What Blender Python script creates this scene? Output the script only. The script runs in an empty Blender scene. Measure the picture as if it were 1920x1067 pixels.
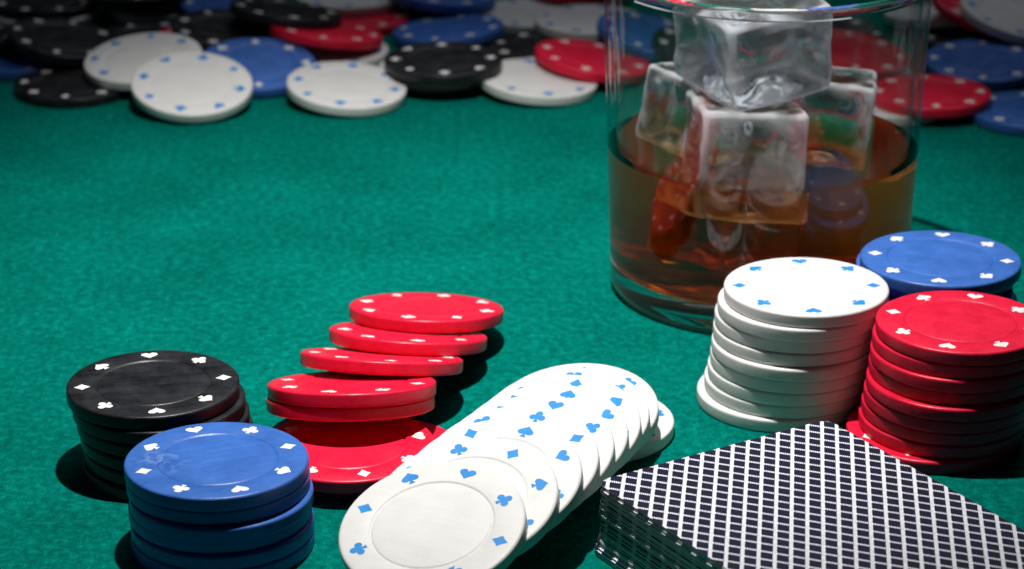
import bpy, bmesh, math, random
from mathutils import Vector, Quaternion, Matrix, noise

random.seed(7)
sc = bpy.context.scene
col = sc.collection
MM = 0.001
Y0 = 640.0                       # measured depth (mm) that becomes the world origin

# ------------------------------------------------------------------ camera
cam_d = bpy.data.cameras.new('camera')
cam = bpy.data.objects.new('camera', cam_d)
col.objects.link(cam)
cam.location = (0.0, -Y0 * MM, 0.265)
cam.rotation_euler = (math.radians(90 - 21.2), 0, 0)
cam_d.sensor_width = 36.0
cam_d.lens = 93.75
cam_d.clip_start = 0.01
cam_d.clip_end = 50.0
cam_d.dof.use_dof = True
cam_d.dof.focus_distance = 0.59
cam_d.dof.aperture_fstop = 26.0
sc.camera = cam

# ------------------------------------------------------------------ light
world = bpy.data.worlds.new('World')
sc.world = world
world.use_nodes = True
bg = world.node_tree.nodes['Background']
bg.inputs[0].default_value = (0.75, 0.85, 1.0, 1)
bg.inputs[1].default_value = 0.006

def lamp(name, kind, loc, target, energy, color):
    d = bpy.data.lights.new(name, kind)
    o = bpy.data.objects.new(name, d)
    col.objects.link(o)
    o.location = Vector(loc)
    o.rotation_euler = (Vector(target) - Vector(loc)).to_track_quat('-Z', 'Y').to_euler()
    d.energy = energy
    d.color = color
    return o, d

# the lamp hanging over the card table
key_o, key = lamp('table_lamp_light', 'SPOT', (-0.015, -0.035, 0.52), (-0.022, 0.012, 0.0), 18.3, (1.0, 0.97, 0.93))
key.spot_size = math.radians(58)
key.spot_blend = 1.0
key.shadow_soft_size = 0.007

# added weak cool fill from the left, for a streak on the glass edge
fill_o, fill = lamp('added_side_fill', 'AREA', (-1.3, 0.10, 0.60), (0.0, 0.0, 0.0), 0.25, (0.86, 0.92, 1.0))
fill.shape = 'RECTANGLE'
fill.size = 0.5
fill.size_y = 0.7

# added unseen soft light high at the back, for glints in ice and glass
back_o, back = lamp('added_back_light', 'AREA', (0.20, 0.75, 1.00), (0.05, 0.0, 0.0), 2.2, (0.86, 0.90, 1.0))
back.shape = 'RECTANGLE'
back.size = 0.9
back.size_y = 0.55

sc.view_settings.view_transform = 'Standard'
sc.view_settings.look = 'None'
sc.view_settings.exposure = 0.0
sc.view_settings.gamma = 1.0
sc.render.engine = 'CYCLES'
cy = sc.cycles
cy.use_denoising = True
cy.max_bounces = 24
cy.transmission_bounces = 20
cy.glossy_bounces = 8
cy.diffuse_bounces = 4
cy.transparent_max_bounces = 16
cy.sample_clamp_indirect = 6.0
cy.blur_glossy = 0.5
cy.caustics_refractive = True
cy.caustics_reflective = True

# ------------------------------------------------------------------ helpers
def tag(o, label=None, cat=None, group=None, kind=None):
    if label: o['label'] = label
    if cat: o['category'] = cat
    if group: o['group'] = group
    if kind: o['kind'] = kind
    return o

def add(name, mesh, parent=None):
    o = bpy.data.objects.new(name, mesh)
    col.objects.link(o)
    if parent is not None:
        o.parent = parent
    return o

def mesh_from(name, bm, mats, smooth=True, angle=None):
    me = bpy.data.meshes.new(name)
    bm.normal_update()
    bm.to_mesh(me)
    bm.free()
    for m in (mats if isinstance(mats, (list, tuple)) else [mats]):
        me.materials.append(m)
    for p in me.polygons:
        p.use_smooth = smooth
    if angle:
        me.set_sharp_from_angle(angle=math.radians(angle))
    return me

def lathe(bm, prof, seg, close_top=False, mat=0):
    """prof: (r, z) in mm, first/last may be on the axis"""
    rings = []
    for r, z in prof:
        if r < 1e-6:
            rings.append([bm.verts.new((0, 0, z * MM))])
        else:
            rings.append([bm.verts.new((r * MM * math.cos(2 * math.pi * i / seg), r * MM * math.sin(2 * math.pi * i / seg), z * MM)) for i in range(seg)])
    for a, b in zip(rings, rings[1:]):
        for i in range(seg):
            j = (i + 1) % seg
            if len(a) == 1 and len(b) == 1: continue
            if len(a) == 1: f = bm.faces.new((a[0], b[i], b[j]))
            elif len(b) == 1: f = bm.faces.new((a[i], b[0], a[j]))
            else: f = bm.faces.new((a[i], b[i], b[j], a[j]))
            f.material_index = mat
    return rings

# ------------------------------------------------------------------ materials
def new_mat(name):
    m = bpy.data.materials.new(name)
    m.use_nodes = True
    nt = m.node_tree
    b = nt.nodes['Principled BSDF']
    return m, nt, b

def N(nt, kind, **kw):
    n = nt.nodes.new(kind)
    for k, v in kw.items():
        if k.startswith('i_'): n.inputs[k[2:].replace('_', ' ')].default_value = v
        else: setattr(n, k, v)
    return n

def L(nt, a, b): nt.links.new(a, b)

def math_node(nt, op, a, b=None, c=None):
    n = nt.nodes.new('ShaderNodeMath'); n.operation = op
    for i, v in enumerate((a, b, c)):
        if v is None: continue
        if isinstance(v, (int, float)): n.inputs[i].default_value = v
        else: nt.links.new(v, n.inputs[i])
    return n.outputs[0]

def mix_rgb(nt, fac, a, b, blend='MIX'):
    n = nt.nodes.new('ShaderNodeMix'); n.data_type = 'RGBA'; n.blend_type = blend
    for idx, v in ((0, fac), (6, a), (7, b)):
        if isinstance(v, (int, float)): n.inputs[idx].default_value = v
        elif isinstance(v, tuple): n.inputs[idx].default_value = v
        else: nt.links.new(v, n.inputs[idx])
    return n.outputs[2]

def ramp(nt, fac, stops):
    n = nt.nodes.new('ShaderNodeValToRGB')
    L(nt, fac, n.inputs[0])
    e = n.color_ramp.elements
    while len(e) < len(stops): e.new(0.5)
    for k, (p, c) in zip(e, stops): k.position = p; k.color = c
    return n.outputs[0]

def felt_material():
    m, nt, b = new_mat('green_felt')
    tc = N(nt, 'ShaderNodeTexCoord')
    big = N(nt, 'ShaderNodeTexNoise', i_Scale=28.0, i_Detail=3.0, i_Roughness=0.55)
    mid = N(nt, 'ShaderNodeTexNoise', i_Scale=420.0, i_Detail=4.0, i_Roughness=0.7)
    fine = N(nt, 'ShaderNodeTexNoise', i_Scale=2600.0, i_Detail=3.0, i_Roughness=0.7)
    mp = N(nt, 'ShaderNodeMapping'); mp.inputs['Scale'].default_value = (1.0, 0.28, 1.0); mp.inputs['Rotation'].default_value = (0, 0, 0.5)
    fib = N(nt, 'ShaderNodeTexNoise', i_Scale=1500.0, i_Detail=2.0, i_Distortion=1.5)
    for t in (big, mid, fine): L(nt, tc.outputs['Object'], t.inputs['Vector'])
    L(nt, tc.outputs['Object'], mp.inputs['Vector']); L(nt, mp.outputs[0], fib.inputs['Vector'])
    v = math_node(nt, 'ADD', math_node(nt, 'MULTIPLY', mid.outputs['Fac'], 0.55), math_node(nt, 'MULTIPLY', fine.outputs['Fac'], 0.25))
    v = math_node(nt, 'ADD', v, math_node(nt, 'MULTIPLY', fib.outputs['Fac'], 0.2))
    c = ramp(nt, v, [(0.36, (0.0004, 0.080, 0.061, 1)), (0.50, (0.0006, 0.140, 0.110, 1)), (0.62, (0.002, 0.235, 0.190, 1))])
    c2 = ramp(nt, big.outputs['Fac'], [(0.3, (0.78, 0.78, 0.78, 1)), (0.7, (1.12, 1.08, 1.08, 1))])
    L(nt, mix_rgb(nt, 1.0, c, c2, 'MULTIPLY'), b.inputs['Base Color'])
    b.inputs['Roughness'].default_value = 0.95
    b.inputs['Specular IOR Level'].default_value = 0.0
    b.inputs['Sheen Weight'].default_value = 0.0
    b.inputs['Sheen Tint'].default_value = (0.2, 0.9, 0.75, 1)
    bp = N(nt, 'ShaderNodeBump', i_Strength=0.55, i_Distance=0.0006)
    L(nt, v, bp.inputs['Height']); L(nt, bp.outputs[0], b.inputs['Normal'])
    return m

def plastic(name, color, rough, wear, spec=0.3, dust=0.0):
    m, nt, b = new_mat(name)
    tc = N(nt, 'ShaderNodeTexCoord'); oi = N(nt, 'ShaderNodeObjectInfo')
    off = N(nt, 'ShaderNodeVectorMath', operation='ADD')
    sp = N(nt, 'ShaderNodeCombineXYZ')
    L(nt, math_node(nt, 'MULTIPLY', oi.outputs['Random'], 3.7), sp.inputs[0]); L(nt, math_node(nt, 'MULTIPLY', oi.outputs['Random'], 1.9), sp.inputs[1])
    L(nt, tc.outputs['Object'], off.inputs[0]); L(nt, sp.outputs[0], off.inputs[1])
    n1 = N(nt, 'ShaderNodeTexNoise', i_Scale=170.0, i_Detail=5.0, i_Roughness=0.65)
    n2 = N(nt, 'ShaderNodeTexNoise', i_Scale=1600.0, i_Detail=3.0, i_Roughness=0.6)
    mp = N(nt, 'ShaderNodeMapping'); mp.inputs['Scale'].default_value = (1.0, 0.07, 1.0)
    L(nt, off.outputs[0], mp.inputs['Vector'])
    n3 = N(nt, 'ShaderNodeTexNoise', i_Scale=900.0, i_Detail=2.0, i_Distortion=0.6)
    for t in (n1, n2): L(nt, off.outputs[0], t.inputs['Vector'])
    L(nt, mp.outputs[0], n3.inputs['Vector'])
    lo = tuple(c * (1 - wear) for c in color) + (1,)
    hi = tuple(min(1, c * (1 + wear) + wear * 0.012 + dust) for c in color) + (1,)
    f = math_node(nt, 'ADD', math_node(nt, 'MULTIPLY', n1.outputs['Fac'], 0.6), math_node(nt, 'MULTIPLY', n3.outputs['Fac'], 0.4))
    c = ramp(nt, f, [(0.36, lo), (0.64, hi)])
    L(nt, c, b.inputs['Base Color'])
    r = ramp(nt, n1.outputs['Fac'], [(0.3, (rough - 0.07,) * 3 + (1,)), (0.7, (rough + 0.1,) * 3 + (1,))])
    L(nt, r, b.inputs['Roughness'])
    b.inputs['Specular IOR Level'].default_value = spec
    bp = N(nt, 'ShaderNodeBump', i_Strength=0.25, i_Distance=0.00012)
    L(nt, math_node(nt, 'ADD', n2.outputs['Fac'], math_node(nt, 'MULTIPLY', n3.outputs['Fac'], 0.8)), bp.inputs['Height'])
    L(nt, bp.outputs[0], b.inputs['Normal'])
    return m

def scuffed(base, name, at, r):
    # the same plastic with a rubbed, scratched patch
    m = base.copy(); m.name = name
    nt = m.node_tree; b = nt.nodes['Principled BSDF']
    src = b.inputs['Base Color'].links[0].from_socket
    tc = N(nt, 'ShaderNodeTexCoord')
    di = N(nt, 'ShaderNodeVectorMath', operation='DISTANCE'); L(nt, tc.outputs['Object'], di.inputs[0]); di.inputs[1].default_value = at
    n = N(nt, 'ShaderNodeTexNoise', i_Scale=260.0, i_Detail=5.0, i_Distortion=1.0); L(nt, tc.outputs['Object'], n.inputs['Vector'])
    fall = math_node(nt, 'SUBTRACT', 1.0, math_node(nt, 'DIVIDE', di.outputs['Value'], r))
    f = math_node(nt, 'MULTIPLY', math_node(nt, 'MAXIMUM', fall, 0.0), n.outputs['Fac'])
    w = ramp(nt, f, [(0.06, (0, 0, 0, 1)), (0.40, (0.9, 0.9, 0.9, 1))])
    c = ramp(nt, n.outputs['Fac'], [(0.42, (0.016, 0.085, 0.38, 1)), (0.60, (0.12, 0.24, 0.56, 1))])
    L(nt, mix_rgb(nt, w, src, c), b.inputs['Base Color'])
    return m

M = {
    'felt': felt_material(),
    'white': plastic('white_chip_plastic', (0.72, 0.72, 0.705), 0.42, 0.04),
    'red': plastic('red_chip_plastic', (0.74, 0.010, 0.046), 0.32, 0.12),
    'blue': plastic('blue_chip_plastic', (0.040, 0.140, 0.480), 0.34, 0.14),
    'black': plastic('black_chip_plastic', (0.009, 0.010, 0.013), 0.34, 0.35, spec=0.28, dust=0.008),
    'mark_white': plastic('white_mark_print', (0.82, 0.82, 0.80), 0.45, 0.04),
    'mark_blue': plastic('blue_mark_print', (0.010, 0.240, 0.640), 0.45, 0.10),
}

M['scuffed_blue'] = scuffed(M['blue'], 'scuffed_blue_chip_plastic', (0.0033, 0.0116, 0.0017), 0.0080)

def glass_material(name, ior, tint=(1, 1, 1), rough=0.0, volume=None, bump=None, clear=0.0):
    m = bpy.data.materials.new(name); m.use_nodes = True
    nt = m.node_tree; nt.nodes.clear()
    out = N(nt, 'ShaderNodeOutputMaterial')
    g = N(nt, 'ShaderNodeBsdfGlass'); g.inputs['IOR'].default_value = ior
    g.inputs['Color'].default_value = tint + (1,); g.inputs['Roughness'].default_value = rough
    L(nt, g.outputs[0], out.inputs['Surface'])
    if clear:                      # a flat still surface lets most light straight through
        tr = N(nt, 'ShaderNodeBsdfTransparent'); mx = N(nt, 'ShaderNodeMixShader'); mx.inputs[0].default_value = clear
        L(nt, g.outputs[0], mx.inputs[1]); L(nt, tr.outputs[0], mx.inputs[2]); L(nt, mx.outputs[0], out.inputs['Surface'])
    if bump:
        tc = N(nt, 'ShaderNodeTexCoord')
        n = N(nt, 'ShaderNodeTexNoise', i_Scale=bump[0], i_Detail=3.0, i_Roughness=0.5, i_Distortion=0.8)
        L(nt, tc.outputs['Object'], n.inputs['Vector'])
        bp = N(nt, 'ShaderNodeBump', i_Strength=bump[1], i_Distance=bump[2])
        L(nt, n.outputs['Fac'], bp.inputs['Height']); L(nt, bp.outputs[0], g.inputs['Normal'])
    if volume:
        va = N(nt, 'ShaderNodeVolumeAbsorption')
        va.inputs['Color'].default_value = volume[0] + (1,); va.inputs['Density'].default_value = volume[1]
        vs = N(nt, 'ShaderNodeVolumeScatter')
        vs.inputs['Color'].default_value = volume[2] + (1,); vs.inputs['Density'].default_value = volume[3]; vs.inputs['Anisotropy'].default_value = 0.3
        ad = N(nt, 'ShaderNodeAddShader')
        L(nt, va.outputs[0], ad.inputs[0]); L(nt, vs.outputs[0], ad.inputs[1]); L(nt, ad.outputs[0], out.inputs['Volume'])
    return m

WHISKEY_VOL = ((0.972, 0.62, 0.07), 110.0, (1.0, 0.62, 0.20), 10.0)
M['glass'] = glass_material('clear_glass', 1.5, (0.985, 0.995, 0.99))

def thin_glass(name, ior, tint, volume=None):
    # a thin wall or a still surface: mirror by Fresnel, the rest straight through
    m = glass_material(name, ior, tint, volume=volume)
    nt = m.node_tree
    out = next(n for n in nt.nodes if n.type == 'OUTPUT_MATERIAL')
    lw = N(nt, 'ShaderNodeLayerWeight'); lw.inputs['Blend'].default_value = 0.5
    f0 = ((ior - 1) / (ior + 1)) ** 2
    fr = math_node(nt, 'ADD', math_node(nt, 'MULTIPLY', math_node(nt, 'POWER', lw.outputs['Facing'], 5.0), 1 - f0), f0)
    gl = N(nt, 'ShaderNodeBsdfGlossy'); gl.inputs['Roughness'].default_value = 0.0
    tr = N(nt, 'ShaderNodeBsdfTransparent'); tr.inputs['Color'].default_value = tint + (1,)
    mx = N(nt, 'ShaderNodeMixShader')
    L(nt, fr, mx.inputs[0]); L(nt, tr.outputs[0], mx.inputs[1]); L(nt, gl.outputs[0], mx.inputs[2])
    L(nt, mx.outputs[0], out.inputs['Surface'])
    return m
M['glass_wall'] = thin_glass('thin_glass_wall', 1.5, (0.985, 0.995, 0.99))

def whiskey_material():
    # one material, so that the drink is one body: the still surface (attribute 1) or the side wetting the glass (0)
    m = thin_glass('amber_whiskey', 1.36, (1.0, 0.97, 0.92), volume=WHISKEY_VOL)
    nt = m.node_tree
    out = next(n for n in nt.nodes if n.type == 'OUTPUT_MATERIAL')
    top = out.inputs['Surface'].links[0].from_socket
    at = N(nt, 'ShaderNodeAttribute', attribute_name='still_surface')
    g = N(nt, 'ShaderNodeBsdfGlass'); g.inputs['IOR'].default_value = 1.36 / 1.5; g.inputs['Roughness'].default_value = 0.0
    g.inputs['Color'].default_value = (1, 1, 1, 1)
    mx = N(nt, 'ShaderNodeMixShader')
    L(nt, at.outputs['Fac'], mx.inputs[0]); L(nt, g.outputs[0], mx.inputs[1]); L(nt, top, mx.inputs[2])
    L(nt, mx.outputs[0], out.inputs['Surface'])
    return m
M['whiskey'] = whiskey_material()

def ice_material(name, gleam, haze, tint):
    m = bpy.data.materials.new(name); m.use_nodes = True
    nt = m.node_tree; nt.nodes.clear()
    out = N(nt, 'ShaderNodeOutputMaterial')
    g = N(nt, 'ShaderNodeBsdfGlass'); g.inputs['IOR'].default_value = 1.42
    g.inputs['Color'].default_value = (0.96, 0.98, 1.0, 1); g.inputs['Roughness'].default_value = 0.0
    tc = N(nt, 'ShaderNodeTexCoord')
    n = N(nt, 'ShaderNodeTexNoise', i_Scale=110.0, i_Detail=3.0, i_Roughness=0.5, i_Distortion=0.8)
    L(nt, tc.outputs['Object'], n.inputs['Vector'])
    bp = N(nt, 'ShaderNodeBump', i_Strength=0.2, i_Distance=0.0010)
    L(nt, n.outputs['Fac'], bp.inputs['Height']); L(nt, bp.outputs[0], g.inputs['Normal'])
    # cube edges whitened in the material to stand in for lamp glints
    geo = N(nt, 'ShaderNodeNewGeometry')
    e = ramp(nt, geo.outputs['Pointiness'], [(0.507, (gleam, gleam, gleam, 1)), (0.53, (1.0, 1.0, 1.0, 1))])
    e = mix_rgb(nt, 1.0, e, ramp(nt, n.outputs['Fac'], [(0.3, (0.6, 0.6, 0.6, 1)), (0.6, (1, 1, 1, 1))]), 'MULTIPLY')
    d = N(nt, 'ShaderNodeBsdfDiffuse'); d.inputs['Color'].default_value = tint
    t = N(nt, 'ShaderNodeBsdfTranslucent'); t.inputs['Color'].default_value = tint
    dm = N(nt, 'ShaderNodeMixShader'); dm.inputs[0].default_value = 0.62
    L(nt, d.outputs[0], dm.inputs[1]); L(nt, t.outputs[0], dm.inputs[2])
    mx = N(nt, 'ShaderNodeMixShader')
    L(nt, e, mx.inputs[0]); L(nt, g.outputs[0], mx.inputs[1]); L(nt, dm.outputs[0], mx.inputs[2])
    tr = N(nt, 'ShaderNodeBsdfTransparent'); m2 = N(nt, 'ShaderNodeMixShader'); m2.inputs[0].default_value = 0.12
    L(nt, mx.outputs[0], m2.inputs[1]); L(nt, tr.outputs[0], m2.inputs[2])
    L(nt, m2.outputs[0], out.inputs['Surface'])
    vs = N(nt, 'ShaderNodeVolumeScatter'); vs.inputs['Color'].default_value = (0.88, 0.91, 1.0, 1); vs.inputs['Density'].default_value = haze
    L(nt, vs.outputs[0], out.inputs['Volume'])
    return m
M['ice'] = ice_material('wet_clear_ice', 0.004, 3.0, (0.88, 0.90, 0.96, 1))
M['brightened_ice'] = ice_material('brightened_top_ice', 0.045, 9.0, (0.90, 0.92, 1.0, 1))  # lighter, hazier copy that paints extra brightness into the top cube

def card_back():
    m, nt, b = new_mat('card_back_print')
    tc = N(nt, 'ShaderNodeTexCoord'); s = N(nt, 'ShaderNodeSeparateXYZ')
    L(nt, tc.outputs['Object'], s.inputs[0])
    def lin(ang, period):           # distance across lines running at ang, in periods
        a = math.radians(ang)
        x = math_node(nt, 'MULTIPLY', s.outputs[0], math.sin(a) / period)
        return math_node(nt, 'ADD', math_node(nt, 'MULTIPLY', s.outputs[1], -math.cos(a) / period), x)
    p = lin(52.5, 0.0033); q = lin(-52.5, 0.0034)
    fp = math_node(nt, 'FRACT', math_node(nt, 'ADD', p, 100.0)); fq = math_node(nt, 'FRACT', math_node(nt, 'ADD', q, 100.0))
    band = math_node(nt, 'LESS_THAN', fp, 0.25)
    row = math_node(nt, 'LESS_THAN', fq, 0.22)
    dots = math_node(nt, 'LESS_THAN', math_node(nt, 'FRACT', math_node(nt, 'ADD', math_node(nt, 'MULTIPLY', p, 8.0), 700.0)), 0.72)
    w = math_node(nt, 'MAXIMUM', band, math_node(nt, 'MULTIPLY', row, dots))
    n1 = N(nt, 'ShaderNodeTexNoise', i_Scale=900.0, i_Detail=3.0)
    L(nt, tc.outputs['Object'], n1.inputs['Vector'])
    c = mix_rgb(nt, w, (0.005, 0.006, 0.030, 1), (0.86, 0.87, 0.93, 1))
    c = mix_rgb(nt, 1.0, c, ramp(nt, n1.outputs['Fac'], [(0.3, (0.86, 0.86, 0.86, 1)), (0.7, (1.05, 1.05, 1.05, 1))]), 'MULTIPLY')
    L(nt, c, b.inputs['Base Color'])
    b.inputs['Roughness'].default_value = 0.5
    b.inputs['Specular IOR Level'].default_value = 0.2
    bp = N(nt, 'ShaderNodeBump', i_Strength=0.3, i_Distance=0.00008)
    L(nt, n1.outputs['Fac'], bp.inputs['Height']); L(nt, bp.outputs[0], b.inputs['Normal'])
    return m
M['card_back'] = card_back()
M['card_edge'] = plastic('white_card_stock', (0.70, 0.70, 0.68), 0.6, 0.10)

# ------------------------------------------------------------------ table
bm = bmesh.new()
bmesh.ops.create_grid(bm, x_segments=8, y_segments=8, size=1.0)
felt = add('table_felt', mesh_from('table_felt', bm, M['felt']))
felt.location = (0, 0.35, 0)
tag(felt, 'green felt covering of the card table', kind='structure')

# ------------------------------------------------------------------ poker chips
R, T = 20.0, 3.35
def chip_mesh(name, mat):
    h = T / 2
    half = [(0, h - .10), (6, h - .10), (12.55, h - .10), (12.75, h - .13), (12.95, h - .34), (13.15, h - .34), (13.4, h - .05), (13.6, h), (16, h),
            (19.25, h), (19.5, h - .04), (19.75, h - .15), (19.92, h - .34), (19.98, h - .52), (20, h - .75)]
    prof = half + [(r, -z) for r, z in reversed(half)]
    bm = bmesh.new()
    lathe(bm, prof, 96)
    bmesh.ops.recalc_face_normals(bm, faces=bm.faces)
    return mesh_from(name, bm, mat, True, 50)
CHIP = {c: chip_mesh(c + '_chip', M[c]) for c in ('white', 'red', 'blue', 'black')}

def outline(kind):
    pts = []
    if kind == 'heart' or kind == 'spade':
        for i in range(28):
            t = 2 * math.pi * i / 28
            pts.append((16 * math.sin(t) ** 3 / 16 * 1.95, (13 * math.cos(t) - 5 * math.cos(2 * t) - 2 * math.cos(3 * t) - math.cos(4 * t)) / 16 * 1.75 + .25))
        if kind == 'spade':
            pts = [(x, -y * .92 + .35) for x, y in pts]
            # stem: replace the notch at the bottom by a flared foot
            keep = [p for p in pts if not (abs(p[0]) < .45 and p[1] < 0)]
            right = sorted([p for p in keep if p[0] >= 0], key=lambda p: 0)
            ang = sorted(keep, key=lambda p: math.atan2(p[0], p[1] + .1))   # start from bottom going round
            pts = [(-.22, -1.0), (-.75, -1.95), (.75, -1.95), (.22, -1.0)]
            rest = sorted(keep, key=lambda p: -math.atan2(p[0], -(p[1] - .3)) if True else 0)
            rest = sorted(keep, key=lambda p: math.atan2(p[0], -(p[1] - .3)) % (2 * math.pi))
            pts = pts + rest
    elif kind == 'diamond':
        pts = [(0, 1.9), (-.75, .85), (-1.6, 0), (-.75, -.85), (0, -1.9), (.75, -.85), (1.6, 0), (.75, .85)]
    else:
        cs = [(0, .95, .86), (-1.05, -.35, .86), (1.05, -.35, .86), (0, 0, .55)]
        for i in range(60):
            a = 2 * math.pi * i / 60 + math.pi / 60
            d = (math.cos(a), math.sin(a)); best = 0
            for x, y, r in cs:
                bq = d[0] * x + d[1] * y; disc = bq * bq - (x * x + y * y - r * r)
                if disc >= 0: best = max(best, bq + math.sqrt(disc))
            if abs(d[0]) < .30 and d[1] < 0: best = max(best, 1.95 / -d[1])
            pts.append((d[0] * best, d[1] * best))
    return pts

def mark_mesh(kind, mat):
    pts = outline(kind)
    bm = bmesh.new()
    vs = [bm.verts.new((x * MM, y * MM, 0)) for x, y in pts]
    f = bm.faces.new(vs)
    bmesh.ops.recalc_face_normals(bm, faces=[f])
    if f.normal.z < 0: f.normal_flip()
    bmesh.ops.triangulate(bm, faces=[f])
    top = list(bm.faces)
    ret = bmesh.ops.extrude_face_region(bm, geom=top)
    bmesh.ops.translate(bm, verts=[v for v in ret['geom'] if isinstance(v, bmesh.types.BMVert)], vec=(0, 0, .20 * MM))
    bmesh.ops.recalc_face_normals(bm, faces=bm.faces)
    return mesh_from(kind + '_mark', bm, mat, False)
KINDS = ('heart', 'spade', 'diamond', 'club')
MARK = {(k, c): mark_mesh(k, M['mark_' + c]) for k in KINDS for c in ('white', 'blue')}

def chip(color, x, y, z, n, spin, label, group, marks=True):
    o = add('poker_chip', CHIP[color])
    o.rotation_mode = 'QUATERNION'
    q = Vector((0, 0, 1)).rotation_difference(Vector(n))
    o.rotation_quaternion = q @ Quaternion((0, 0, 1), math.radians(spin))
    o.location = (x * MM, (y - Y0) * MM, z * MM)
    tag(o, label, 'poker chip', group)
    if marks:
        for i in range(8):
            k = KINDS[i % 4]
            mk = add(k + '_mark', MARK[(k, 'blue' if color == 'white' else 'white')], o)
            a = 2 * math.pi * i / 8
            mk.location = (16.3 * MM * math.cos(a), 16.3 * MM * math.sin(a), (T / 2 - .165) * MM)
            mk.rotation_euler = (0, 0, a - math.pi / 2)
    return o

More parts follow.
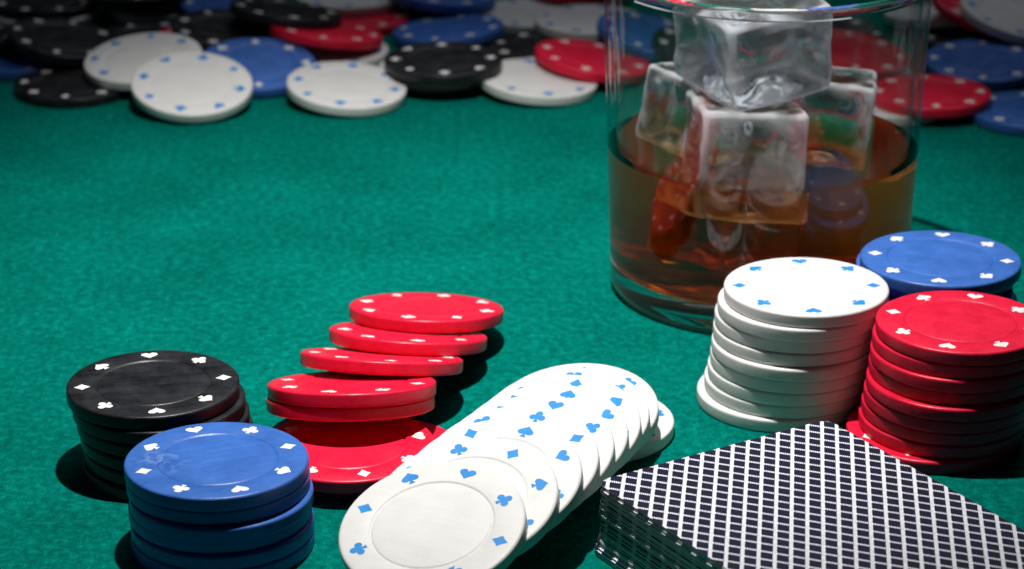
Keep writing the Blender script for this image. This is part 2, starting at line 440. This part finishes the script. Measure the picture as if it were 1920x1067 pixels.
# colour, x, y, z of the centre (mm), face normal, turn, label, group, marks shown
CHIPS = [
    ('black', -79.746, 564.684, 1.705, (0.0, 0.0, 1.0), 338, 'black chip at the bottom of leaning black stack beside the blue stack', 'black chips in the leaning stack', 1),
    ('black', -79.573, 565.584, 5.085, (0.0, 0.0, 1.0), 184, 'black chip, fifth from the top of leaning black stack beside the blue stack', 'black chips in the leaning stack', 0),
    ('black', -80.232, 566.184, 8.465, (0.0, 0.0, 1.0), 317, 'black chip, fourth from the top of leaning black stack beside the blue stack', 'black chips in the leaning stack', 0),
    ('black', -81.038, 566.984, 11.845, (0.0, 0.0, 1.0), 339, 'black chip, third from the top of leaning black stack beside the blue stack', 'black chips in the leaning stack', 0),
    ('black', -81.917, 567.384, 15.225, (0.0, 0.0, 1.0), 261, 'black chip, second from the top of leaning black stack beside the blue stack', 'black chips in the leaning stack', 1),
    ('black', -83.214, 568.184, 18.605, (0.0, 0.0, 1.0), 100, 'black chip, topmost of leaning black stack beside the blue stack', 'black chips in the leaning stack', 1),
    ('blue', -63.388, 525.735, 1.705, (0.0, 0.0, 1.0), 218, 'blue chip at the bottom of blue stack standing between black stack and white fan', 'blue chips in the front stack', 1),
    ('blue', -63.383, 525.835, 5.085, (0.0, 0.0, 1.0), 163, 'blue chip, fifth from the top of blue stack standing between black stack and white fan', 'blue chips in the front stack', 0),
    ('blue', -63.828, 526.935, 8.465, (0.0, 0.0, 1.0), 29, 'blue chip, fourth from the top of blue stack standing between black stack and white fan', 'blue chips in the front stack', 0),
    ('blue', -63.299, 525.335, 11.845, (0.0, 0.0, 1.0), 349, 'blue chip, third from the top of blue stack standing between black stack and white fan', 'blue chips in the front stack', 0),
    ('blue', -64.015, 526.835, 15.225, (0.0, 0.0, 1.0), 351, 'blue chip, second from the top of blue stack standing between black stack and white fan', 'blue chips in the front stack', 1),
    ('blue', -64.177, 526.335, 18.605, (0.0, 0.0, 1.0), 113, 'blue chip with a scuffed face, topmost of blue stack between black stack and white fan', 'blue chips in the front stack', 1),
    ('white', 65.646, 604.046, 1.705, (0.0, 0.0, 1.0), 313, 'white chip at the bottom of tall white stack in front of the whiskey glass', 'white chips in the tall stack', 1),
    ('white', 67.42, 604.646, 5.085, (0.0, 0.0, 1.0), 243, 'white chip, eighth from the top of tall white stack in front of the whiskey glass', 'white chips in the tall stack', 0),
    ('white', 68.174, 604.246, 8.465, (0.0, 0.0, 1.0), 62, 'white chip, seventh from the top of tall white stack in front of the whiskey glass', 'white chips in the tall stack', 0),
    ('white', 68.681, 604.046, 11.845, (0.0, 0.0, 1.0), 209, 'white chip, sixth from the top of tall white stack in front of the whiskey glass', 'white chips in the tall stack', 0),
    ('white', 68.876, 603.346, 15.225, (0.0, 0.0, 1.0), 288, 'white chip, fifth from the top of tall white stack in front of the whiskey glass', 'white chips in the tall stack', 0),
    ('white', 69.246, 604.446, 18.605, (0.0, 0.0, 1.0), 225, 'white chip, fourth from the top of tall white stack in front of the whiskey glass', 'white chips in the tall stack', 0),
    ('white', 69.527, 604.646, 21.985, (0.0, 0.0, 1.0), 135, 'white chip, third from the top of tall white stack in front of the whiskey glass', 'white chips in the tall stack', 0),
    ('white', 70.085, 603.746, 25.365, (0.0, 0.0, 1.0), 101, 'white chip, second from the top of tall white stack in front of the whiskey glass', 'white chips in the tall stack', 1),
    ('white', 71.559, 604.246, 28.745, (0.0, 0.0, 1.0), 90, 'white chip, topmost of tall white stack in front of the whiskey glass', 'white chips in the tall stack', 1),
    ('red', 99.836, 580.581, 1.705, (0.0, 0.0, 1.0), 154, 'red chip at the bottom of tall red stack behind the card deck', 'red chips in the tall stack', 1),
    ('red', 102.759, 581.881, 5.085, (0.0, 0.0, 1.0), 323, 'red chip, eighth from the top of tall red stack behind the card deck', 'red chips in the tall stack', 0),
    ('red', 103.308, 581.781, 8.465, (0.0, 0.0, 1.0), 171, 'red chip, seventh from the top of tall red stack behind the card deck', 'red chips in the tall stack', 0),
    ('red', 103.605, 580.881, 11.845, (0.0, 0.0, 1.0), 21, 'red chip, sixth from the top of tall red stack behind the card deck', 'red chips in the tall stack', 0),
    ('red', 103.929, 580.181, 15.225, (0.0, 0.0, 1.0), 324, 'red chip, fifth from the top of tall red stack behind the card deck', 'red chips in the tall stack', 0),
    ('red', 104.62, 581.881, 18.605, (0.0, 0.0, 1.0), 121, 'red chip, fourth from the top of tall red stack behind the card deck', 'red chips in the tall stack', 0),
    ('red', 104.671, 581.081, 21.985, (0.0, 0.0, 1.0), 195, 'red chip, third from the top of tall red stack behind the card deck', 'red chips in the tall stack', 0),
    ('red', 105.079, 581.781, 25.365, (0.0, 0.0, 1.0), 79, 'red chip, second from the top of tall red stack behind the card deck', 'red chips in the tall stack', 1),
    ('red', 105.69, 581.381, 28.745, (0.0, 0.0, 1.0), 70, 'red chip, topmost of tall red stack behind the card deck', 'red chips in the tall stack', 1),
    ('blue', 106.907, 624.264, 1.705, (0.0, 0.0, 1.0), 348, 'blue chip at the bottom of blue stack behind the tall red stack', 'blue chips in the stack behind the red one', 1),
    ('blue', 106.836, 623.264, 5.085, (0.0, 0.0, 1.0), 263, 'blue chip, eighth from the top of blue stack behind the tall red stack', 'blue chips in the stack behind the red one', 0),
    ('blue', 107.329, 624.264, 8.465, (0.0, 0.0, 1.0), 133, 'blue chip, seventh from the top of blue stack behind the tall red stack', 'blue chips in the stack behind the red one', 0),
    ('blue', 106.523, 623.764, 11.845, (0.0, 0.0, 1.0), 334, 'blue chip, sixth from the top of blue stack behind the tall red stack', 'blue chips in the stack behind the red one', 0),
    ('blue', 106.821, 624.364, 15.225, (0.0, 0.0, 1.0), 354, 'blue chip, fifth from the top of blue stack behind the tall red stack', 'blue chips in the stack behind the red one', 0),
    ('blue', 106.805, 623.764, 18.605, (0.0, 0.0, 1.0), 347, 'blue chip, fourth from the top of blue stack behind the tall red stack', 'blue chips in the stack behind the red one', 0),
    ('blue', 105.172, 622.164, 21.985, (0.0, 0.0, 1.0), 284, 'blue chip, third from the top of blue stack behind the tall red stack', 'blue chips in the stack behind the red one', 1),
    ('blue', 106.816, 628.264, 25.365, (0.0, 0.0, 1.0), 50, 'blue chip, second from the top of blue stack behind the tall red stack', 'blue chips in the stack behind the red one', 1),
    ('blue', 107.154, 623.764, 28.745, (0.0, 0.0, 1.0), 80, 'blue chip, topmost of blue stack behind the tall red stack', 'blue chips in the stack behind the red one', 1),
    ('red', -31.157, 566.877, 1.705, (0.0, 0.0, 1.0), 20, 'red chip flat on the felt, lowest under the toppled red chips', 'toppled red chips', 1),
    ('red', -37.723, 563.219, 5.255, (0.0, -0.01047, 0.99995), 15, 'red chip lying flat in front of the toppled red chips', 'toppled red chips', 1),
    ('red', -38.4, 581.5, 9.4, (-0.00915, 0.26203, 0.96502), 40, 'lowest red chip of the toppled row, leaning on the flat red chip', 'toppled red chips', 1),
    ('red', -38.0, 581.8, 12.823, (-0.00915, 0.26203, 0.96502), 75, 'red chip squarely on top of the lowest leaning red chip', 'toppled red chips', 1),
    ('red', -32.0, 603.3, 10.713, (0.0551, 0.31248, 0.94832), 10, 'third leaning red chip of the toppled row', 'toppled red chips', 1),
    ('red', -26.3, 624.5, 8.214, (0.06384, 0.25603, 0.96456), 55, 'fourth leaning red chip of the toppled row, next to the last', 'toppled red chips', 1),
    ('red', -22.2, 641.5, 8.457, (0.03373, 0.19128, 0.98096), 30, 'last red chip of the toppled row, farthest from the flat red chips', 'toppled red chips', 1),
    ('white', 18.967, 585.8, 1.705, (-0.0, -0.0, 1.0), 10, 'white chip flat on the felt under the spread white row', 'spread row of white chips', 1),
    ('white', 14.804, 577.359, 7.598, (-0.10561, -0.19862, 0.97437), 35, 'ninth chip of the spread white row counted from its uppermost chip', 'spread row of white chips', 1),
    ('white', 12.266, 568.751, 9.465, (-0.12151, -0.22852, 0.96593), 80, 'eighth chip of the spread white row counted from its uppermost chip', 'spread row of white chips', 1),
    ('white', 9.91, 560.578, 10.958, (-0.1294, -0.24337, 0.96126), 160, 'seventh chip of the spread white row counted from its uppermost chip', 'spread row of white chips', 1),
    ('white', 6.638, 552.08, 11.987, (-0.13334, -0.25077, 0.95882), 20, 'sixth chip of the spread white row counted from its uppermost chip', 'spread row of white chips', 1),
    ('white', 3.214, 543.505, 12.897, (-0.13726, -0.25815, 0.9563), 64, 'fifth chip of the spread white row counted from its uppermost chip', 'spread row of white chips', 1),
    ('white', -0.47, 535.153, 13.753, (-0.14117, -0.26551, 0.95372), 110, 'fourth chip of the spread white row counted from its uppermost chip', 'spread row of white chips', 1),
    ('white', -4.399, 526.217, 14.327, (-0.14507, -0.27285, 0.95106), 15, 'third chip of the spread white row counted from its uppermost chip', 'spread row of white chips', 1),
    ('white', -9.693, 516.372, 14.247, (-0.14507, -0.27285, 0.95106), 140, 'second chip of the spread white row counted from its uppermost chip', 'spread row of white chips', 1),
    ('white', -16.686, 505.079, 13.56, (-0.14897, -0.28016, 0.94832), 62, 'white chip with its whole face bare, last and uppermost of the spread white row', 'spread row of white chips', 1),
    ('blue', -172.861, 895.333, 1.705, (0.0, 0.0, 1.0), 206, 'blue chip at far end of the pile, half under a black chip and beside another', 'chips piled along the far side of the felt', 1),
    ('black', -190.197, 905.862, 5.075, (-0.13555, 0.09037, 0.98664), 334, 'black chip at the outer end of the pile leaning on a blue chip', 'chips piled along the far side of the felt', 1),
    ('black', -129.48, 919.681, 1.705, (0.0, 0.0, 1.0), 212, 'black chip lying behind the two overlapping white chips of the pile', 'chips piled along the far side of the felt', 1),
    ('red', -106.003, 904.184, 4.144, (0.09933, -0.06321, 0.99305), 63, 'red chip mostly hidden beneath a black chip, behind the tilted white chip', 'chips piled along the far side of the felt', 1),
    ('white', -63.328, 903.319, 1.705, (0.0, 0.0, 1.0), 167, 'white chip on the felt directly beneath a tilted red chip', 'chips piled along the far side of the felt', 1),
    ('red', -57.151, 948.168, 1.705, (0.0, 0.0, 1.0), 219, 'red chip behind the tilted red chip that rests on a white one', 'chips piled along the far side of the felt', 1),
    ('white', -26.049, 882.302, 1.705, (0.0, 0.0, 1.0), 109, 'white chip almost wholly covered by a black chip at the pile edge', 'chips piled along the far side of the felt', 1),
    ('black', 11.663, 907.36, 1.705, (0.0, 0.0, 1.0), 253, 'black chip on the felt between two white chips and a blue chip', 'chips piled along the far side of the felt', 1),
    ('white', 8.864, 863.441, 3.434, (0.07553, -0.03792, 0.99642), 146, 'white chip at the pile edge with a red chip leaning over it near the glass', 'chips piled along the far side of the felt', 1),
    ('white', 6.879, 952.579, 1.705, (0.0, 0.0, 1.0), 339, 'white chip deep in the pile partly beneath another white chip', 'chips piled along the far side of the felt', 1),
    ('white', -172.461, 955.54, 1.705, (0.0, 0.0, 1.0), 74, 'white chip deep in the pile beneath a large black chip at its outer end', 'chips piled along the far side of the felt', 1),
    ('white', -130.793, 964.524, 1.705, (0.0, 0.0, 1.0), 239, 'white chip deep in the pile with a black chip over it beside a blue chip', 'chips piled along the far side of the felt', 1),
    ('black', -100.364, 911.032, 7.452, (0.09783, -0.06259, 0.99323), 32, 'black chip resting on the hidden red chip in front of a raised blue chip', 'chips piled along the far side of the felt', 1),
    ('white', -60.587, 965.204, 5.085, (0.0, 0.0, 1.0), 48, 'white chip deep in the pile lying over the back of a red chip', 'chips piled along the far side of the felt', 1),
    ('blue', -86.834, 873.549, 5.626, (0.05524, -0.16864, 0.98413), 187, 'blue chip tilted towards the felt, between tilted white chip and red chip', 'chips piled along the far side of the felt', 1),
    ('black', -147.891, 863.587, 1.705, (0.0, 0.0, 1.0), 179, 'black chip lying on the felt at the pile edge beside the tilted white chip', 'chips piled along the far side of the felt', 1),
    ('black', -155.603, 895.138, 8.498, (0.18287, -0.0366, 0.98246), 179, 'black chip slanting over the blue chip at the outer end of the pile', 'chips piled along the far side of the felt', 1),
    ('white', -124.91, 870.353, 8.647, (-0.0634, -0.15318, 0.98616), 177, 'white chip behind and partly under the steeply tilted white chip', 'chips piled along the far side of the felt', 1),
    ('white', -105.654, 844.617, 7.435, (0.06762, -0.25616, 0.96427), 308, 'white chip tilted steeply towards the felt on top of another white chip', 'chips piled along the far side of the felt', 1),
    ('red', -65.325, 904.431, 8.607, (0.12906, 0.10558, 0.986), 180, 'red chip tilted over a white chip and partly under a black chip', 'chips piled along the far side of the felt', 1),
    ('white', -55.206, 852.428, 4.411, (0.085, -0.1, 0.99135), 131, 'white chip alone at the pile edge between the tilted blue and black chips', 'chips piled along the far side of the felt', 1),
    ('blue', -22.829, 925.108, 3.47, (-0.07532, 0.04306, 0.99623), 345, 'blue chip lying behind the black chip that covers a white chip', 'chips piled along the far side of the felt', 1),
    ('black', -23.27, 868.834, 8.483, (-0.00276, -0.01053, 0.99994), 318, 'black chip lying on a white chip at the pile edge before a blue chip', 'chips piled along the far side of the felt', 1),
    ('red', 27.512, 880.337, 5.709, (0.16199, 0.00638, 0.98677), 125, 'red chip leaning on the white chip just beside the glass', 'chips piled along the far side of the felt', 1),
    ('white', 28.076, 931.169, 5.085, (0.0, 0.0, 1.0), 72, 'white chip deep in the pile on top of another white chip beside the glass', 'chips piled along the far side of the felt', 1),
    ('blue', -25.864, 960.723, 7.207, (0.09931, 0.02677, 0.9947), 80, 'blue chip deep in the pile beside two white chips, behind another blue chip', 'chips piled along the far side of the felt', 1),
    ('black', -80.196, 916.616, 12.676, (0.12905, 0.10559, 0.986), 59, 'black chip slanting on top of the tilted red chip', 'chips piled along the far side of the felt', 1),
    ('blue', -102.408, 953.865, 3.97, (0.10622, -0.0303, 0.99388), 187, 'blue chip slanting deep in the pile behind two black chips', 'chips piled along the far side of the felt', 1),
    ('black', -172.627, 959.124, 5.085, (0.0, 0.0, 1.0), 207, 'black chip lying on a white chip deep in the outer end of the pile', 'chips piled along the far side of the felt', 1),
    ('black', -137.842, 960.889, 9.07, (-0.03014, 0.00053, 0.99955), 230, 'black chip lying over a white chip at the very back of the pile', 'chips piled along the far side of the felt', 1),
    ('red', 25.107, 979.969, 3.794, (0.05083, 0.08827, 0.9948), 323, 'red chip at the back of the pile behind the two white chips', 'chips piled along the far side of the felt', 1),
    ('blue', 49.318, 906.313, 6.738, (0.22618, -0.06711, 0.97177), 338, 'blue chip behind the glass leaning against a red chip', 'chips piled along the far side of the felt', 1),
    ('black', 68.137, 892.255, 5.766, (0.18462, -0.05733, 0.98114), 192, 'black chip behind the middle of the glass leaning on a blue chip', 'chips piled along the far side of the felt', 1),
    ('red', 89.242, 879.549, 5.112, (0.15572, -0.05097, 0.98649), 209, 'red chip behind the glass leaning on a black chip', 'chips piled along the far side of the felt', 1),
    ('white', 89.908, 946.706, 1.705, (0.0, 0.0, 1.0), 28, 'white chip far behind the glass', 'chips piled along the far side of the felt', 1),
    ('black', 113.901, 918.302, 3.545, (0.05491, -0.07201, 0.99589), 96, 'black chip far behind the glass beside a white chip', 'chips piled along the far side of the felt', 1),
    ('red', 117.485, 889.651, 5.433, (0.13368, -0.08425, 0.98744), 358, 'red chip behind the glass, in front of a black chip at its side', 'chips piled along the far side of the felt', 1),
    ('white', 124.29, 843.985, 1.705, (0.0, 0.0, 1.0), 334, 'white chip beneath a red chip past the glass', 'chips piled along the far side of the felt', 1),
    ('black', 165.883, 921.069, 1.705, (0.0, 0.0, 1.0), 9, 'black chip past the glass behind a large blue chip', 'chips piled along the far side of the felt', 1),
    ('blue', 169.445, 833.414, 1.705, (0.0, 0.0, 1.0), 177, 'blue chip on the felt in front of the red chip past the glass', 'chips piled along the far side of the felt', 1),
    ('red', 137.753, 842.167, 5.085, (0.0, 0.0, 1.0), 179, 'red chip resting on a white chip past the glass', 'chips piled along the far side of the felt', 1),
    ('white', 156.128, 942.902, 4.568, (-0.05167, 0.12912, 0.99028), 243, 'white chip past the glass behind the black chip', 'chips piled along the far side of the felt', 1),
    ('red', 170.09, 929.075, 10.574, (0.20736, -0.14893, 0.96686), 41, 'dark red chip between two white chips past the glass', 'chips piled along the far side of the felt', 1),
    ('blue', 162.136, 884.075, 3.548, (-0.01014, -0.08958, 0.99593), 171, 'blue chip past the glass lying behind the red chip', 'chips piled along the far side of the felt', 1),
    ('white', 178.495, 917.198, 10.707, (0.20948, -0.13617, 0.96828), 132, 'white chip past the glass tilted over a red chip and a black chip', 'chips piled along the far side of the felt', 1),
]
for c_, x_, y_, z_, n_, s_, l_, g_, m_ in CHIPS:
    o_ = chip(c_, x_, y_, z_, n_, s_, l_, g_, bool(m_))
    if l_.startswith("blue chip with a scuffed face"):
        o_.data = o_.data.copy(); o_.data.materials[0] = M["scuffed_blue"]

# ------------------------------------------------------------------ whiskey glass
GX, GY = 67.3, 683.0
LEVEL = 40.0
def rin(z):                       # inner radius of the wall at height z
    return 38.1 + (z - 10) * (41.1 - 38.1) / 78.0
bm = bmesh.new()
outer = [(0, 1.6), (20, 1.5), (31, 1.1), (35.2, .5), (37.2, .05), (38.6, .25), (39.6, .95), (40.25, 2.2), (40.45, 4.0)]
outer += [(40.45 + (43.2 - 40.45) * (z - 4) / 84.5, z) for z in (12, 22, 32, LEVEL + .9, 52, 62, 72, 82, 86.4, 88.5)]
outer += [(43.15, 89.0), (42.8, 89.5), (42.2, 89.7), (41.6, 89.5), (41.2, 89.0), (40.9, 88.0), (rin(86.4), 86.4)]
outer += [(rin(z), z) for z in (80, 70, 60, 50, 44, LEVEL + .9)]
lathe(bm, outer, 160)
bmesh.ops.recalc_face_normals(bm, faces=bm.faces)
# an open shell: make sure the outer side faces outwards
bm.faces.ensure_lookup_table()
f = max(bm.faces, key=lambda f: f.calc_center_median().xy.length)
if f.normal.xy.dot(f.calc_center_median().xy) < 0:
    bmesh.ops.reverse_faces(bm, faces=bm.faces)
for f in bm.faces:               # the dry wall above the drink is thin, base and rim are thick
    zc = f.calc_center_median().z
    f.material_index = 1 if (LEVEL + .9) * MM < zc < 86.5 * MM else 0
gl = add('whiskey_glass', mesh_from('whiskey_glass', bm, [M['glass'], M['glass_wall']]))
gl.location = (GX * MM, (GY - Y0) * MM, 0.05 * MM)
tag(gl, 'clear straight-sided tumbler glass holding whiskey and ice cubes on the felt', 'glass')

bm = bmesh.new()
wall = [(0, 7.0), (18, 7.0), (33.5, 7.15), (35.8, 7.6), (37.2, 8.6), (37.9, 10.2)]
wall += [(rin(z), z) for z in (14, 20, 26, 32, 37, LEVEL + .9)]
top = [(rin(LEVEL + .9), LEVEL + .9), (rin(LEVEL) - .35, LEVEL + .42), (rin(LEVEL) - 1.0, LEVEL + .14), (rin(LEVEL) - 2.2, LEVEL), (20, LEVEL), (0, LEVEL)]
lathe(bm, wall, 160, mat=1)
lathe(bm, top, 160, mat=0)
bmesh.ops.remove_doubles(bm, verts=bm.verts, dist=1e-6)
bmesh.ops.recalc_face_normals(bm, faces=bm.faces)
still = [1.0 if f.material_index == 0 else 0.0 for f in bm.faces]
for f in bm.faces: f.material_index = 0
wh = add('whiskey', mesh_from('whiskey', bm, M['whiskey'], True, 40))
wh.data.attributes.new('still_surface', 'FLOAT', 'FACE').data.foreach_set('value', still)
wh.location = gl.location
tag(wh, 'amber whiskey filling the lower half of the glass', 'drink')

def ice_cube(label, x, y, z, size, rot, seed, tall=1.0, mat='ice'):
    bm = bmesh.new()
    bmesh.ops.create_cube(bm, size=size * MM)
    bmesh.ops.bevel(bm, geom=list(bm.edges), offset=size * .065 * MM, segments=5, profile=.55, affect='EDGES')
    bmesh.ops.subdivide_edges(bm, edges=[e for e in bm.edges if e.calc_length() > size * .4 * MM], cuts=11, use_grid_fill=True)
    s = size * MM
    for v in bm.verts:
        p = v.co / s
        # hollow cheeks and an uneven melt surface
        m = max(range(3), key=lambda i: abs(p[i]))
        o = [p[i] for i in range(3) if i != m]
        dish = max(0, 1 - (o[0] ** 2 + o[1] ** 2) / .16)
        k = noise.noise(Vector(p) * 3.1 + Vector((seed * 7.3, seed * 1.7, 0)))
        q = v.co.copy()
        q[m] *= 1 - .17 * dish
        k2 = noise.noise(Vector(p) * 7.5 + Vector((0, seed * 3.1, seed * 5.7)))
        v.co = q * (1 + .045 * k + .012 * k2)
    for v in bm.verts: v.co.z *= tall
    o = add('ice_cube', mesh_from('ice_cube', bm, M[mat]))
    o.location = ((GX + x) * MM, (GY - Y0 + y) * MM, z * MM)
    o.rotation_euler = [math.radians(a) for a in rot]
    tag(o, label, 'ice cube', 'ice cubes in the glass')
    return o
ice_cube('large clear ice cube on top, sticking up to the rim of the glass', -4, -5, 71.0, 31, (6, -6, 26), 1, 0.78, 'brightened_ice')
ice_cube('clear ice cube half sunk in whiskey under the topmost cube', -6, -13.5, 42.5, 28, (-4, 3, 6), 2)
ice_cube('ice cube against the glass wall facing away from the white stack', -17.5, 14.5, 46, 21, (5, 8, 40), 3)
ice_cube('ice cube at the side of the glass near the blue stack', 19, 11.5, 45, 23, (-4, 6, -8), 4)
ice_cube('small ice cube sunk near the bottom of the whiskey', -5, 8, 19.5, 20, (4, 3, 35), 5)

# ------------------------------------------------------------------ card deck
def card_mesh(name, mats):
    w, l, r, t = 63.0, 88.0, 3.4, .28
    pts = []
    for cx, cy_, a0 in ((w / 2 - r, l / 2 - r, 0), (-w / 2 + r, l / 2 - r, 90), (-w / 2 + r, -l / 2 + r, 180), (w / 2 - r, -l / 2 + r, 270)):
        for i in range(6):
            a = math.radians(a0 + 90 * i / 5)
            pts.append((cx + r * math.cos(a), cy_ + r * math.sin(a)))
    bm = bmesh.new()
    lo = [bm.verts.new((x * MM, y * MM, 0)) for x, y in pts]
    hi = [bm.verts.new((x * MM, y * MM, t * MM)) for x, y in pts]
    f = bm.faces.new(hi); f.material_index = 1
    bm.faces.new(list(reversed(lo)))
    n = len(pts)
    for i in range(n):
        bm.faces.new((lo[i], lo[(i + 1) % n], hi[(i + 1) % n], hi[i]))
    return mesh_from(name, bm, mats, False)
deck = bpy.data.objects.new('card_deck', None)
col.objects.link(deck)
DA = math.radians(31.6)
deck.location = (68.0 * MM, (501.9 - Y0) * MM, 0)
deck.rotation_euler = (0, 0, DA)
tag(deck, 'squared deck of face-down playing cards with navy and white lattice backs', 'card deck')
CARD = card_mesh('playing_card', [M['card_edge'], M['card_back']])
NC = 54
for i in range(NC):
    c = add('playing_card', CARD, deck)
    u = i / (NC - 1)
    lean = -1.6 * max(0, .42 - u) * 2
    c.location = ((lean + random.gauss(0, .22)) * MM, random.gauss(0, .22) * MM, (.02 + i * .305) * MM)
    c.rotation_euler = (0, 0, math.radians(random.gauss(0, .25)))
    if i == NC - 1:
        c.location.x = 0; c.location.y = 0; c.rotation_euler = (0, 0, 0)
        c['label'] = 'top card showing its navy and white lattice back'
